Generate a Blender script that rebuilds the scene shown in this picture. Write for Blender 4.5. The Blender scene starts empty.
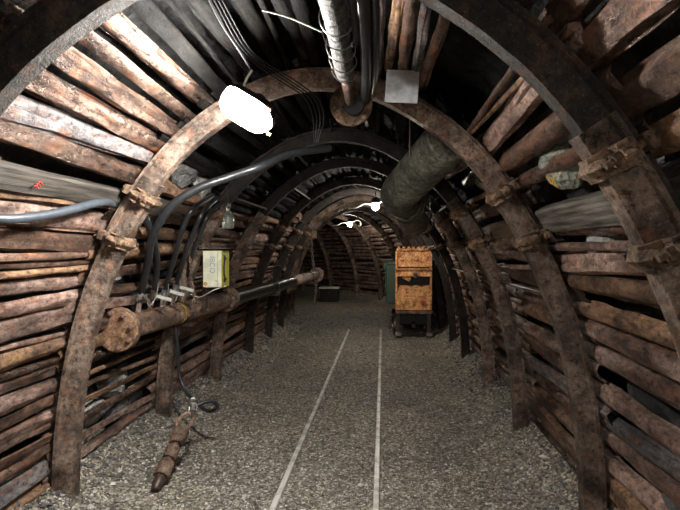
import bpy, math, random
from math import sin, cos, pi, sqrt, atan, radians as R
from mathutils import Vector as V, Matrix, noise
random.seed(7)
rnd = random.uniform
scene = bpy.context.scene
col = scene.collection

# ------------------------------------------------------------------ camera
F = 491.0; YAW = atan(43 / F); PIT = atan(5 / F); H = 1.55
fw = V((-sin(YAW) * cos(PIT), cos(YAW) * cos(PIT), -sin(PIT)))
rt = V((cos(YAW), sin(YAW), 0)); up = rt.cross(fw)
def ray(px, py): return fw + rt * ((px - 340) / F) - up * ((py - 255) / F)
def atY(px, py, Y):
    d = ray(px, py); return V((0, 0, H)) + d * (Y / d.y)
def atZ(px, py, Z=0.0):
    d = ray(px, py); return V((0, 0, H)) + d * ((Z - H) / d.z)
def atX(px, py, X):
    d = ray(px, py); return V((0, 0, H)) + d * (X / d.x)
cam = bpy.data.cameras.new('camera'); cam.sensor_width = 36; cam.lens = 36 * F / 680
cam.clip_start = 0.02; cam.clip_end = 100
co = bpy.data.objects.new('camera', cam); col.objects.link(co)
co.location = (0, 0, H)
co.rotation_euler = (pi / 2 - PIT, 0, YAW)
scene.camera = co

# ------------------------------------------------------------------ materials
def new_mat(name):
    m = bpy.data.materials.new(name); m.use_nodes = True
    nt = m.node_tree; nt.nodes.clear()
    out = nt.nodes.new('ShaderNodeOutputMaterial'); b = nt.nodes.new('ShaderNodeBsdfPrincipled')
    nt.links.new(b.outputs[0], out.inputs[0])
    return m, nt, b
def nd(nt, typ, **kw):
    n = nt.nodes.new(typ)
    for k, v in kw.items():
        if k in n.inputs: n.inputs[k].default_value = v
        else: setattr(n, k, v)
    return n
def ramp(nt, fac, stops):
    r = nt.nodes.new('ShaderNodeValToRGB'); e = r.color_ramp.elements
    while len(e) > 1: e.remove(e[0])
    e[0].position = stops[0][0]; e[0].color = (*stops[0][1], 1)
    for p, c in stops[1:]:
        x = e.new(p); x.color = (*c, 1)
    nt.links.new(fac, r.inputs[0]); return r
def mixc(nt, fac, a, b, mode='MIX'):
    m = nt.nodes.new('ShaderNodeMix'); m.data_type = 'RGBA'; m.blend_type = mode
    for s, v in ((m.inputs[0], fac), (m.inputs[6], a), (m.inputs[7], b)):
        if isinstance(v, (int, float)): s.default_value = v
        elif isinstance(v, tuple): s.default_value = (*v, 1)
        else: nt.links.new(v, s)
    return m.outputs[2]
def coords(nt, scale=(1, 1, 1), rand=True):
    tc = nt.nodes.new('ShaderNodeTexCoord'); mp = nt.nodes.new('ShaderNodeMapping')
    mp.inputs['Scale'].default_value = scale
    nt.links.new(tc.outputs['Object'], mp.inputs[0])
    if rand:
        oi = nt.nodes.new('ShaderNodeObjectInfo'); mu = nt.nodes.new('ShaderNodeMath'); mu.operation = 'MULTIPLY'
        mu.inputs[1].default_value = 37.0
        nt.links.new(oi.outputs['Random'], mu.inputs[0]); nt.links.new(mu.outputs[0], mp.inputs['Location'])
    return mp.outputs[0]
def tex(nt, vec, scale, detail=6, rough=.6):
    n = nd(nt, 'ShaderNodeTexNoise', Scale=scale, Detail=detail, Roughness=rough)
    nt.links.new(vec, n.inputs['Vector']); return n.outputs['Fac']
def bump(nt, b, h, strength, dist, prev=None):
    n = nd(nt, 'ShaderNodeBump', Strength=strength, Distance=dist)
    nt.links.new(h, n.inputs['Height'])
    if prev: nt.links.new(prev, n.inputs['Normal'])
    nt.links.new(n.outputs[0], b.inputs['Normal']); return n.outputs[0]
def soft(c, k=1.45, g=.30):
    l = (c[0] + c[1] + c[2]) / 3; return tuple(min(.85, (x * (1 - g) + l * g) * k) for x in c)
def rusty(name, stops, scale=6, stretch=(1, .35, 1), metal=.35, r0=.35, r1=.85, spots=(.30, .10, .025), spotamt=.5, b1=.5, b2=.6, grit=0.0):
    stops = [(.5 + (p - .5) * .62, soft(c) if name != 'orange_machine' else soft(c, 1.25, .08)) for p, c in stops]; spots = soft(spots, 1.2, .2)
    metal *= (1 if name == 'wet_steel' else .9)
    m, nt, b = new_mat(name)
    v = coords(nt, stretch); f = tex(nt, v, scale, 8, .65)
    c = ramp(nt, f, stops).outputs[0]
    f2 = tex(nt, v, scale * 3.1, 5, .7)
    k = ramp(nt, f2, [(.52, (0, 0, 0)), (.62, (spotamt,) * 3)]).outputs[0]
    c = mixc(nt, k, c, spots)
    vg = coords(nt); f3 = tex(nt, vg, 110, 3, .75); f4 = tex(nt, coords(nt, tuple(.55 + .45 * q for q in stretch)), 34, 6, .78)
    pit = ramp(nt, f4, [(.37, (.2, .17, .16)), (.46, (.86, .83, .8)), (.55, (1.05, 1.05, 1.05)), (.64, (1.7, 1.6, 1.45))]).outputs[0]
    c = mixc(nt, 1.0, c, pit, 'MULTIPLY')
    if grit:
        g = ramp(nt, f3, [(.60, (0, 0, 0)), (.70, (grit,) * 3)]).outputs[0]
        c = mixc(nt, g, c, (.55, .5, .45))
    oi = nt.nodes.new('ShaderNodeObjectInfo')
    hv = nt.nodes.new('ShaderNodeHueSaturation'); mr = nd(nt, 'ShaderNodeMapRange'); mr.inputs[3].default_value = .62; mr.inputs[4].default_value = 1.3
    nt.links.new(oi.outputs['Random'], mr.inputs[0]); nt.links.new(mr.outputs[0], hv.inputs['Value']); nt.links.new(c, hv.inputs['Color'])
    nt.links.new(hv.outputs[0], b.inputs['Base Color'])
    rr = nd(nt, 'ShaderNodeMapRange'); rr.inputs[1].default_value = .3; rr.inputs[2].default_value = .7
    rr.inputs[3].default_value = r0; rr.inputs[4].default_value = r1
    if name == 'shaded_steel': b.inputs['Specular IOR Level'].default_value = .12
    nt.links.new(f2, rr.inputs[0]); nt.links.new(rr.outputs[0], b.inputs['Roughness'])
    b.inputs['Metallic'].default_value = metal
    p = bump(nt, b, f4, min(1, b1 * 1.6), .022)
    bump(nt, b, f3, min(1, b2 * 1.3), .007, p)
    return m
def plain(name, c, rough=.5, metal=0.0, vary=.12, scale=20, bs=.2, dirt=None):
    m, nt, b = new_mat(name); v = coords(nt); f = tex(nt, v, scale)
    d = dirt or tuple(x * (1 - vary) * .8 for x in c)
    r = ramp(nt, f, [(.3, d), (.62, c)]).outputs[0]
    nt.links.new(r, b.inputs['Base Color']); b.inputs['Roughness'].default_value = rough; b.inputs['Metallic'].default_value = metal
    bump(nt, b, tex(nt, v, scale * 4), bs, .004)
    return m
M = {}
M['plate_pink'] = rusty('rust_pink', [(.3, (.06, .035, .026)), (.48, (.22, .13, .10)), (.62, (.40, .25, .20)), (.75, (.17, .09, .06))], r0=.28, r1=.7, grit=.5)
M['plate_brown'] = rusty('rust_brown', [(.3, (.035, .02, .014)), (.5, (.13, .07, .045)), (.65, (.25, .14, .09)), (.8, (.10, .045, .02))], metal=.5, r0=.25, r1=.65, grit=.35)
M['plate_orange'] = rusty('rust_orange', [(.3, (.06, .03, .018)), (.5, (.24, .12, .06)), (.62, (.36, .19, .09)), (.75, (.18, .09, .04))], spots=(.4, .22, .05), grit=.3)
M['plate_wet'] = rusty('wet_steel', [(.3, (.02, .014, .012)), (.5, (.10, .06, .045)), (.65, (.19, .12, .09)), (.8, (.06, .035, .022))], metal=.8, r0=.2, r1=.42, b1=.35, grit=.3)
M['plate_grey'] = rusty('grey_steel', [(.3, (.05, .045, .05)), (.5, (.13, .12, .13)), (.65, (.22, .19, .19)), (.8, (.12, .06, .04))], metal=.4)
M['shaded'] = rusty('shaded_steel', [(.3, (.0015, .0015, .0015)), (.5, (.004, .0037, .0035)), (.65, (.009, .008, .007)), (.8, (.006, .004, .003))], metal=.0, r0=.6, r1=.95, spots=(.008, .005, .004), grit=.0)  # near-black colour puts the unlit roof's shade into its plates
M['arch_shaded'] = rusty('shaded_arch_steel', [(.3, (.005, .004, .0035)), (.5, (.014, .010, .008)), (.64, (.032, .023, .018)), (.8, (.014, .009, .007))], scale=5, stretch=(1, 1, 1), metal=.2, r0=.5, r1=.85, spotamt=.12, grit=.16)  # darkened copy of the arch steel, backlit shade painted in
M['arch'] = rusty('arch_steel', [(.26, (.03, .022, .018)), (.45, (.11, .075, .055)), (.62, (.25, .175, .13)), (.8, (.13, .075, .045))], scale=5, stretch=(1, 1, 1), metal=.45, r0=.3, r1=.65, spotamt=.4, b1=.5, b2=.7, grit=.45)
M['clamp'] = rusty('clamp_rust', [(.3, (.06, .035, .02)), (.5, (.17, .10, .05)), (.65, (.27, .17, .09)), (.8, (.11, .06, .03))], scale=18, stretch=(1, 1, 1), metal=.1, r0=.6, r1=.95, b1=.9)
M['flange'] = rusty('flange_rust', [(.3, (.22, .10, .04)), (.5, (.40, .20, .08)), (.65, (.5, .28, .13)), (.8, (.22, .1, .05))], scale=12, stretch=(1, 1, 1), metal=.1, r0=.6, r1=.9)
M['bolt'] = plain('bolt_steel', (.42, .27, .24), .45, .4, .2, 40)
M['pipe_rust'] = rusty('pipe_rust', [(.3, (.07, .045, .03)), (.5, (.2, .12, .08)), (.65, (.30, .2, .13)), (.8, (.14, .07, .035))], metal=.3)
M['pipe_black'] = plain('black_pipe_steel', (.035, .032, .034), .28, .6, .4, 14, .15)
M['pipe_light'] = rusty('pale_pipe', [(.3, (.2, .13, .10)), (.5, (.36, .26, .22)), (.65, (.45, .34, .3)), (.8, (.26, .15, .1))], metal=.2)
M['hose'] = plain('black_rubber', (.03, .032, .036), .3, 0, .4, 30, .15)
M['hose_grey'] = plain('grey_blue_rubber', (.055, .068, .085), .4, 0, .3, 30, .2)
M['cable_dark'] = plain('dark_cable', (.012, .012, .013), .85, 0, .3, 50)  # dark matte cable colour
M['cable'] = plain('dusty_cable', (.05, .05, .055), .55, 0, .3, 50)
M['dust_pipe'] = rusty('dusty_pipe', [(.3, (.03, .03, .032)), (.48, (.12, .12, .12)), (.58, (.2, .19, .19)), (.75, (.10, .08, .07))], scale=24, stretch=(1, 1, 1), metal=.1, spots=(.04, .03, .03))
M['fitting'] = plain('valve_metal', (.42, .4, .38), .35, .7, .5, 60)
M['fitting_dark'] = plain('dark_fitting', (.12, .085, .07), .45, .5, .5, 60)
M['tag'] = plain('tag_grey', (.55, .55, .5), .6, 0, .2, 60)
M['white_sheet'] = plain('white_sheet', (.80, .84, .90), .7, 0, .25, 26, .1)
M['black'] = plain('black_paint', (.012, .012, .013), .5, .2, .3)
M['green'] = plain('green_paint', (.045, .10, .07), .5, .1, .5, 18, .3, (.04, .045, .03))
M['cream'] = plain('cream_paint', (.84, .84, .66), .5, 0, .15, 12, .05)
M['yellow'] = plain('yellow_paint', (.72, .66, .05), .5, 0, .3, 16, .1)
M['ink'] = plain('dark_ink', (.03, .03, .03), .6)
M['blue_ink'] = plain('blue_ink', (.30, .38, .52), .6)
M['orange_ink'] = plain('orange_sticker', (.7, .32, .05), .6)
M['red'] = plain('red_paint', (.5, .03, .02), .5)
M['orange'] = rusty('orange_machine', [(.3, (.30, .10, .02)), (.5, (.62, .26, .07)), (.65, (.75, .38, .14)), (.8, (.3, .12, .04))], scale=9, stretch=(1, 1, 1), metal=.05, r0=.5, r1=.85, b1=.2, spots=(.7, .5, .32))
M['duct'] = rusty('duct_sheet', [(.3, (.06, .062, .05)), (.5, (.14, .145, .11)), (.65, (.21, .21, .16)), (.8, (.11, .09, .06))], scale=5, stretch=(1, 1, 1), metal=.6, r0=.35, r1=.6, spots=(.05, .04, .02))
M['reflect'] = plain('white_enamel', (.85, .84, .76), .4)
M['brassy'] = plain('yellow_band', (.5, .3, .04), .5, .3)
# timber
m, nt, b = new_mat('grey_timber'); v = coords(nt, (14, .8, 14)); f = tex(nt, v, 3, 8, .7)
c = ramp(nt, f, [(.35, (.03, .026, .022)), (.48, (.10, .088, .075)), (.6, (.22, .20, .17))]).outputs[0]
nt.links.new(c, b.inputs['Base Color']); b.inputs['Roughness'].default_value = .7; bump(nt, b, f, .8, .01); M['timber'] = m
m, nt, b = new_mat('brown_timber'); v = coords(nt, (14, .8, 14)); f = tex(nt, v, 3, 8, .7)
c = ramp(nt, f, [(.3, (.03, .02, .014)), (.5, (.11, .075, .05)), (.7, (.20, .14, .09))]).outputs[0]
nt.links.new(c, b.inputs['Base Color']); b.inputs['Roughness'].default_value = .7; bump(nt, b, f, .8, .01); M['timber_brown'] = m
m, nt, b = new_mat('dark_timber'); v = coords(nt, (14, .8, 14)); f = tex(nt, v, 3, 8, .7)
c = ramp(nt, f, [(.3, (.012, .010, .008)), (.46, (.035, .029, .024)), (.56, (.075, .063, .052)), (.7, (.10, .08, .065))]).outputs[0]
nt.links.new(c, b.inputs['Base Color']); b.inputs['Roughness'].default_value = .7; bump(nt, b, f, .8, .01); M['timber_dark'] = m
# rock
def rock(name, stops, sc=3, yel=False):
    m, nt, b = new_mat(name); v = coords(nt, (1, 1, 1)); f = tex(nt, v, sc, 10, .7)
    c = ramp(nt, f, stops).outputs[0]
    if yel:
        k = ramp(nt, tex(nt, v, 9), [(.56, (0, 0, 0)), (.6, (1, 1, 1))]).outputs[0]; c = mixc(nt, k, c, (.55, .36, .03))
    nt.links.new(c, b.inputs['Base Color']); b.inputs['Roughness'].default_value = .6
    vo = nd(nt, 'ShaderNodeTexVoronoi', Scale=sc * 5); nt.links.new(v, vo.inputs['Vector'])
    p = bump(nt, b, vo.outputs['Distance'], .6, .03); bump(nt, b, tex(nt, v, sc * 12), .8, .01, p); return m
M['rock'] = rock('coal_rock', [(.3, (.010, .010, .011)), (.5, (.045, .045, .046)), (.7, (.14, .14, .135))])
M['rock_shaded'] = rock('shaded_rock', [(.3, (.003, .003, .003)), (.5, (.008, .008, .008)), (.7, (.02, .02, .02))])  # blackened copy of the rock colour, ceiling shade painted in
M['rock_shaded'].node_tree.nodes['Principled BSDF'].inputs['Specular IOR Level'].default_value = .15
M['rock_grey'] = rock('grey_stone', [(.3, (.2, .2, .19)), (.5, (.42, .42, .4)), (.7, (.62, .62, .58))], 8)
M['rock_dark'] = rock('dark_stone', [(.3, (.05, .05, .055)), (.5, (.13, .13, .13)), (.7, (.22, .22, .21))], 8)
M['rock_yellow'] = rock('yellow_stained_stone', [(.3, (.10, .12, .10)), (.5, (.25, .28, .24)), (.7, (.38, .40, .34))], 8, True)
# floor
m, nt, b = new_mat('gravel_ground'); v = coords(nt, (1, 1, 1), False)
vo = nd(nt, 'ShaderNodeTexVoronoi', Scale=62); nt.links.new(v, vo.inputs['Vector'])
vb = nd(nt, 'ShaderNodeTexVoronoi', Scale=140); nt.links.new(v, vb.inputs['Vector'])
sp = nt.nodes.new('ShaderNodeSeparateColor'); nt.links.new(vo.outputs['Color'], sp.inputs[0])
c = ramp(nt, sp.outputs[0], [(0, (.07, .066, .058)), (.5, (.23, .216, .188)), (.8, (.38, .36, .315)), (1, (.7, .67, .62))]).outputs[0]
big = ramp(nt, tex(nt, v, 1.3, 4), [(.35, (.8, .77, .72)), (.65, (1.25, 1.17, 1.02))]).outputs[0]
c = mixc(nt, 1.0, c, big, 'MULTIPLY')
nt.links.new(c, b.inputs['Base Color']); b.inputs['Roughness'].default_value = .55
p = bump(nt, b, vo.outputs['Distance'], .9, .015); bump(nt, b, vb.outputs['Distance'], .6, .006, p); M['floor'] = m
m, nt, b = new_mat('loose_gravel'); g = nt.nodes.new('ShaderNodeNewGeometry')
c = ramp(nt, g.outputs['Random Per Island'], [(0, (.06, .057, .05)), (.5, (.25, .235, .205)), (.82, (.45, .425, .375)), (1, (.75, .73, .70))]).outputs[0]
nt.links.new(c, b.inputs['Base Color']); b.inputs['Roughness'].default_value = .45; M['pebble'] = m
m, nt, b = new_mat('rail_head'); v = coords(nt); f = tex(nt, v, 9)
c = ramp(nt, f, [(.35, (.4, .39, .36)), (.55, (.8, .78, .74))]).outputs[0]
nt.links.new(c, b.inputs['Base Color']); b.inputs['Roughness'].default_value = .5; b.inputs['Metallic'].default_value = .3; bump(nt, b, f, .3, .003); M['rail'] = m
m, nt, b = new_mat('bottle_glass'); b.inputs['Base Color'].default_value = (.62, .68, .60, 1); b.inputs['Roughness'].default_value = .2
b.inputs['Transmission Weight'].default_value = .88; b.inputs['IOR'].default_value = 1.45; v = coords(nt); bump(nt, b, tex(nt, v, 30), .5, .01); M['glass'] = m
def glow(name, c, s):
    m, nt, b = new_mat(name); b.inputs['Base Color'].default_value = (.8, .8, .8, 1)
    b.inputs['Emission Color'].default_value = (*c, 1); b.inputs['Emission Strength'].default_value = s; return m
M['lamp'] = glow('lamp_glass', (1, .965, .90), 370)
M['lamp_far'] = glow('far_lamp_glass', (1, .93, .80), 270)
M['lamp_end'] = glow('end_lamp_glass', (1, .93, .80), 130)
M['lamp_back'] = glow('rear_lamp_glass', (1, .93, .84), 250)

# ------------------------------------------------------------------ mesh builder
class MB:
    def __init__(s): s.v = []; s.f = []
    def add(s, vs, fs):
        n = len(s.v); s.v += [V(p) for p in vs]; s.f += [tuple(i + n for i in f) for f in fs]; return s
    def box(s, c, d, rot=None, taper=1.0, bev=.12):
        c = V(c); hx, hy, hz = d[0] / 2, d[1] / 2, d[2] / 2; k = min(hx, hy, hz) * bev
        rings = []
        for z, q in ((-hz, k), (-hz + k, 0), (hz - k, 0), (hz, k)):
            w = taper if z > 0 else 1
            X, Y = (hx) * w - q, (hy) * w - q
            rings.append([(-X + k, -Y, z), (X - k, -Y, z), (X, -Y + k, z), (X, Y - k, z), (X - k, Y, z), (-X + k, Y, z), (-X, Y - k, z), (-X, -Y + k, z)])
        vs = [V(p) for r in rings for p in r]
        if rot: vs = [rot @ p for p in vs]
        fs = [tuple(range(7, -1, -1)), tuple(range(24, 32))]
        for i in range(3):
            for j in range(8): fs.append((i * 8 + j, i * 8 + (j + 1) % 8, i * 8 + 8 + (j + 1) % 8, i * 8 + 8 + j))
        return s.add([p + c for p in vs], fs)
    def tube(s, pts, r, n=10, cap=True, up=None):
        pts = [V(p) for p in pts]; rs = r if isinstance(r, (list, tuple)) else [r] * len(pts)
        base = len(s.v); a = None
        for i, p in enumerate(pts):
            t = (pts[min(i + 1, len(pts) - 1)] - pts[max(i - 1, 0)]).normalized()
            if a is None:
                a = t.cross(V((0, 0, 1)))
                if a.length < .1: a = t.cross(V((1, 0, 0)))
            a = (a - t * a.dot(t)).normalized(); b = t.cross(a)
            s.v += [p + (a * cos(2 * pi * k / n) + b * sin(2 * pi * k / n)) * rs[i] for k in range(n)]
        for i in range(len(pts) - 1):
            for k in range(n):
                s.f.append((base + i * n + k, base + i * n + (k + 1) % n, base + (i + 1) * n + (k + 1) % n, base + (i + 1) * n + k))
        if cap:
            s.f.append(tuple(base + k for k in range(n - 1, -1, -1))); e = base + (len(pts) - 1) * n; s.f.append(tuple(e + k for k in range(n)))
        return s
    def sweep(s, frames, prof, jit=0.0, closed=True, cap=True, jt=None):
        """frames: (origin, axis_a, axis_b) ; prof: (a, b) points"""
        base = len(s.v); n = len(prof); m_ = len(frames)
        for i, (o, a, b) in enumerate(frames):
            for j, (x, y) in enumerate(prof):
                d = V((0, 0, 0))
                if jt: d = jt(i, j)
                s.v.append(o + a * x + b * y + d)
        for i in range(m_ - 1):
            for k in range(n if closed else n - 1):
                s.f.append((base + i * n + k, base + i * n + (k + 1) % n, base + (i + 1) * n + (k + 1) % n, base + (i + 1) * n + k))
        if cap:
            s.f.append(tuple(base + k for k in range(n - 1, -1, -1))); s.f.append(tuple(base + (m_ - 1) * n + k for k in range(n)))
        return s
    def build(s, name, mat, parent=None, smooth=True, angle=40):
        me = bpy.data.meshes.new(name)
        if parent is None:
            lo = V((min(p.x for p in s.v), min(p.y for p in s.v), min(p.z for p in s.v))); hi = V((max(p.x for p in s.v), max(p.y for p in s.v), max(p.z for p in s.v)))
            o0 = (lo + hi) / 2
        else:
            q = parent; o0 = V((0, 0, 0))
            while q: o0 = o0 + q.location; q = q.parent
        me.from_pydata([tuple(p - o0) for p in s.v], [], s.f)
        import bmesh
        if len(s.f) < 30000:
            bm = bmesh.new(); bm.from_mesh(me); bmesh.ops.recalc_face_normals(bm, faces=bm.faces); bm.to_mesh(me); bm.free()
        me.materials.append(M[mat] if isinstance(mat, str) else mat)
        if smooth:
            me.shade_smooth(); me.set_sharp_from_angle(angle=R(angle))
        o = bpy.data.objects.new(name, me); col.objects.link(o)
        if parent is None: o.location = o0
        else: o.parent = parent
        return o
def tag(o, label, cat=None, group=None, kind=None):
    if label: o['label'] = label
    if cat: o['category'] = cat
    if group: o['group'] = group
    if kind: o['kind'] = kind
    return o
def empty(name, loc, label, cat, group=None):
    o = bpy.data.objects.new(name, None); o.empty_display_size = .1; col.objects.link(o); o.location = V(loc)
    return tag(o, label, cat, group)
def copy_tree(o, parent=None):
    c = o.copy(); col.objects.link(c); c.parent = parent
    for ch in list(o.children): copy_tree(ch, c)
    return c
def spline(pts, n=6):
    pts = [V(p) for p in pts]; P = [pts[0] * 2 - pts[1]] + pts + [pts[-1] * 2 - pts[-2]]; out = []
    for i in range(1, len(P) - 2):
        for k in range(n):
            t = k / n; a, b, c, d = P[i - 1:i + 3]
            out.append(.5 * ((2 * b) + (c - a) * t + (2 * a - 5 * b + 4 * c - d) * t * t + (3 * b - a - 3 * c + d) * t ** 3))
    out.append(pts[-1]); return out

# ------------------------------------------------------------------ tunnel path and ring shape
DS = .05; S0 = -6.0; _path = []
x, y, th = -.37, S0, 0.0; s = S0
while s < 24:
    _path.append((x, y, th))
    if s > 11: th += DS / 7.5
    elif s > 7.5: th += DS * .032
    x -= sin(th) * DS; y += cos(th) * DS; s += DS
def path(s):
    f = (s - S0) / DS; i = max(0, min(len(_path) - 2, int(f))); k = f - i
    a, b = _path[i], _path[i + 1]
    return tuple(a[j] * (1 - k) + b[j] * k for j in range(3))
half = [(0, 2.49), (.24, 2.455), (.49, 2.345), (.76, 2.15), (.97, 1.92), (1.17, 1.60), (1.33, 1.22), (1.43, .82), (1.485, .40), (1.50, 0), (1.50, -.12)]
_c = [V((p[0], p[1], 0)) for p in spline([(u, z, 0) for u, z in [(-u, z) for u, z in reversed(half[1:])] + half], 10)]
_L = [0.0]
for a, b in zip(_c, _c[1:]): _L.append(_L[-1] + (b - a).length)
_mid = _L[-1] / 2; LH = _mid - .12      # arc length from the crown to floor level
def ring(t, off=0.0):
    """t: arc length from crown, + is right. returns (u, z), tangent, outward normal"""
    f = t + _mid; lo, hi = 0, len(_L) - 1
    while hi - lo > 1:
        m_ = (lo + hi) // 2
        if _L[m_] <= f: lo = m_
        else: hi = m_
    k = (f - _L[lo]) / max(1e-9, _L[hi] - _L[lo])
    p = _c[lo].lerp(_c[hi], k); a, b = max(0, lo - 3), min(len(_c) - 1, hi + 3)
    T = (_c[b] - _c[a]).normalized(); N = V((-T.y, T.x, 0))
    p = p + N * off
    return p, T, N
def t_of_z(z, side):
    lo, hi = 0, LH
    for _ in range(30):
        m_ = (lo + hi) / 2
        if ring(m_)[0].y > z: lo = m_
        else: hi = m_
    return lo * side
def W(s, t, off=0.0):
    x, y, th = path(s); p, T, N = ring(t, off)
    return V((x + p.x * cos(th), y + p.x * sin(th), p.y))
def frame(s, t, off=0.0):
    x, y, th = path(s); p, T, N = ring(t, off); cx, sx = cos(th), sin(th)
    return (V((x + p.x * cx, y + p.x * sx, p.y)), V((T.x * cx, T.x * sx, T.y)), V((-N.x * cx, -N.x * sx, -N.y)))   # origin, tangent, inward

# ------------------------------------------------------------------ setting: rock shell and floor
def shell(name, t0, t1, nt_):
    mb = MB(); ss = []; s_ = -5.5
    while s_ < 21.5: ss.append(s_); s_ += .14 if s_ < 8 else .3
    for s_ in ss:
        for j in range(nt_ + 1):
            t = t0 + (t1 - t0) * j / nt_
            p = W(s_, max(-_mid + .01, min(_mid - .01, t)), .25)
            n = noise.fractal(p * 1.7, 1, 2, 4) * .07 + (noise.cell(p * 4.5) - .5) * .05
            p2 = W(s_, max(-_mid + .01, min(_mid - .01, t)), .27 + n)
            mb.v.append(p2)
    k = nt_ + 1
    for i in range(len(ss) - 1):
        for j in range(nt_): mb.f.append((i * k + j, i * k + j + 1, (i + 1) * k + j + 1, (i + 1) * k + j))
    o = mb.build(name, 'rock_shaded' if name == 'ceiling' else 'rock', None, True, 25); tag(o, None, None, None, 'structure'); return o
TC = 1.05
shell('wall_left', -_mid, -TC, 24); shell('ceiling', -TC, TC, 22); shell('wall_right', TC, _mid, 24)
for nm, s_ in (('wall_back', -5.4), ('wall_front', 21.3)):
    mb = MB(); rows = []
    for j in range(41):
        t = -_mid + .01 + (2 * _mid - .02) * j / 40
        for k in range(9):
            a = W(s_, t, .3); x_, y_, th_ = path(s_); c0 = V((x_, y_, .9)); p = c0.lerp(a, 1 - k / 8.0)
            mb.v.append(p + V((-sin(th_), cos(th_), 0)) * noise.fractal(p * 1.3, 1, 2, 3) * .12)
    for j in range(40):
        for k in range(8): mb.f.append((j * 9 + k, j * 9 + k + 1, (j + 1) * 9 + k + 1, (j + 1) * 9 + k))
    tag(mb.build(nm, 'rock', None, True, 25), None, kind='structure')
def floor_z(s, u):
    e = max(0, abs(u) - 1.12); e = min(e, .5)
    x_, y_, th_ = path(s); p = V((x_ + u * cos(th_), y_ + u * sin(th_), 0))
    z = noise.fractal(p * 1.1, 1, 2, 3) * .012 + e * e * .9
    if abs(u) > 1.0: z += noise.fractal(p * 7, 1, 2, 3) * .02 * min(1, (abs(u) - 1) * 4)
    return z + noise.noise(p * 30) * .004
mb = MB(); ss = []; s_ = -5.5
while s_ < 21.5: ss.append(s_); s_ += .2 if s_ < 1.5 else (.035 if s_ < 5 else (.07 if s_ < 9 else .2))
NU = 110
for s_ in ss:
    x_, y_, th_ = path(s_)
    for j in range(NU + 1):
        u = -1.95 + 3.9 * j / NU
        mb.v.append(V((x_ + u * cos(th_), y_ + u * sin(th_), floor_z(s_, u))))
for i in range(len(ss) - 1):
    for j in range(NU): mb.f.append((i * (NU + 1) + j, i * (NU + 1) + j + 1, (i + 1) * (NU + 1) + j + 1, (i + 1) * (NU + 1) + j))
tag(mb.build('floor', 'floor', None, True, 80), None, kind='structure')
# gravel
mb = MB(); rg = random.Random(3)
oct_f = [(0, 2, 4), (2, 1, 4), (1, 3, 4), (3, 0, 4), (2, 0, 5), (1, 2, 5), (3, 1, 5), (0, 3, 5)]
def pebble(p, r):
    a = rg.random() * 6.3; ca, sa = cos(a), sin(a); n = len(mb.v)
    for dx, dy, dz in ((1, 0, 0), (-1, 0, 0), (0, 1, 0), (0, -1, 0), (0, 0, 1), (0, 0, -1)):
        k = r * rg.uniform(.55, 1.25); X, Y, Z = dx * k + r * .2 * rg.uniform(-1, 1), dy * k * .8, dz * k * .6
        mb.v.append(V((p.x + X * ca - Y * sa, p.y + X * sa + Y * ca, p.z + Z)))
    mb.f.extend([tuple(q + n for q in f) for f in oct_f])
for _ in range(30000):
    q = rg.random(); s_ = 1 / (1 / 2.2 - q * (1 / 2.2 - 1 / 13.)); u = rg.uniform(-1.5, 1.5)
    if rg.random() < .15: u = (1 if rg.random() < .5 else -1) * rg.uniform(1.1, 1.6)
    x_, y_, th_ = path(s_); r = rg.uniform(.004, .010) * (1 + .10 * s_)
    if rg.random() < .012 or (abs(u) > 1.15 and rg.random() < .07): r *= rg.uniform(1.5, 2.5)
    if min(abs(u + .285), abs(u - .33)) < .03 and s_ < 9.5: continue
    pebble(V((x_ + u * cos(th_), y_ + u * sin(th_), floor_z(s_, u) + r * .2)), r)
tag(mb.build('gravel', 'pebble', None, False), 'loose grey gravel covering the tunnel floor around the rails', 'gravel', None, 'stuff')

# ------------------------------------------------------------------ arches
RS = [1.48, 2.75, 4.08, 5.35, 6.75, 7.95, 9.1, 10.2, 11.35, 12.6, 13.8, 15.0, 16.2, 17.4, 18.6, 19.8]
ordw = ['first', 'second', 'third', 'fourth', 'fifth', 'sixth', 'seventh', 'eighth', 'ninth', 'tenth', 'eleventh', 'twelfth', 'thirteenth', 'fourteenth', 'fifteenth', 'sixteenth',
        'seventeenth', 'eighteenth', 'nineteenth', 'twentieth', 'twenty-first', 'twenty-second', 'twenty-third', 'twenty-fourth', 'twenty-fifth', 'twenty-sixth', 'twenty-seventh', 'twenty-eighth', 'twenty-ninth', 'thirtieth', 'thirty-first', 'thirty-second', 'thirty-third', 'thirty-fourth', 'thirty-fifth', 'thirty-sixth', 'thirty-seventh', 'thirty-eighth', 'thirty-ninth', 'fortieth', 'forty-first', 'forty-second', 'forty-third', 'forty-fourth', 'forty-fifth']
def th_profile(k=1.0, lift=0.0):
    # (along tunnel, outward) closed U section, mouth to the rock, web towards the tunnel
    w0, w1, w2, d, th = .046 * k, .060 * k, .078 * k, .05, .012
    o = [(-w0 + .01, -d), (w0 - .01, -d), (w0, -d + .012), (w1, d - .022), (w2, d - .018), (w2, d), (w1 - th, d), (w0 - th, -d + th + .006), (-w0 + th, -d + th + .006), (-w1 + th, d), (-w2, d), (-w2, d - .018), (-w1, d - .022), (-w0, -d + .012)]
    return [(a, b + lift) for a, b in o]
def arch_piece(t0, t1, prof, n, seed):
    mb = MB(); fr = []
    for i in range(n + 1):
        t = t0 + (t1 - t0) * i / n; p, T, N = ring(t)
        fr.append((V((p.x, 0, p.y)), V((0, 1, 0)), V((N.x, 0, N.y))))
    def jt(i, j): return V(noise.noise_vector(V((i * .7 + seed, j * .9, seed)))) * .0022
    return mb.sweep(fr, prof, jt=jt)
zc1, zc2 = 1.86, 1.61
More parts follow.
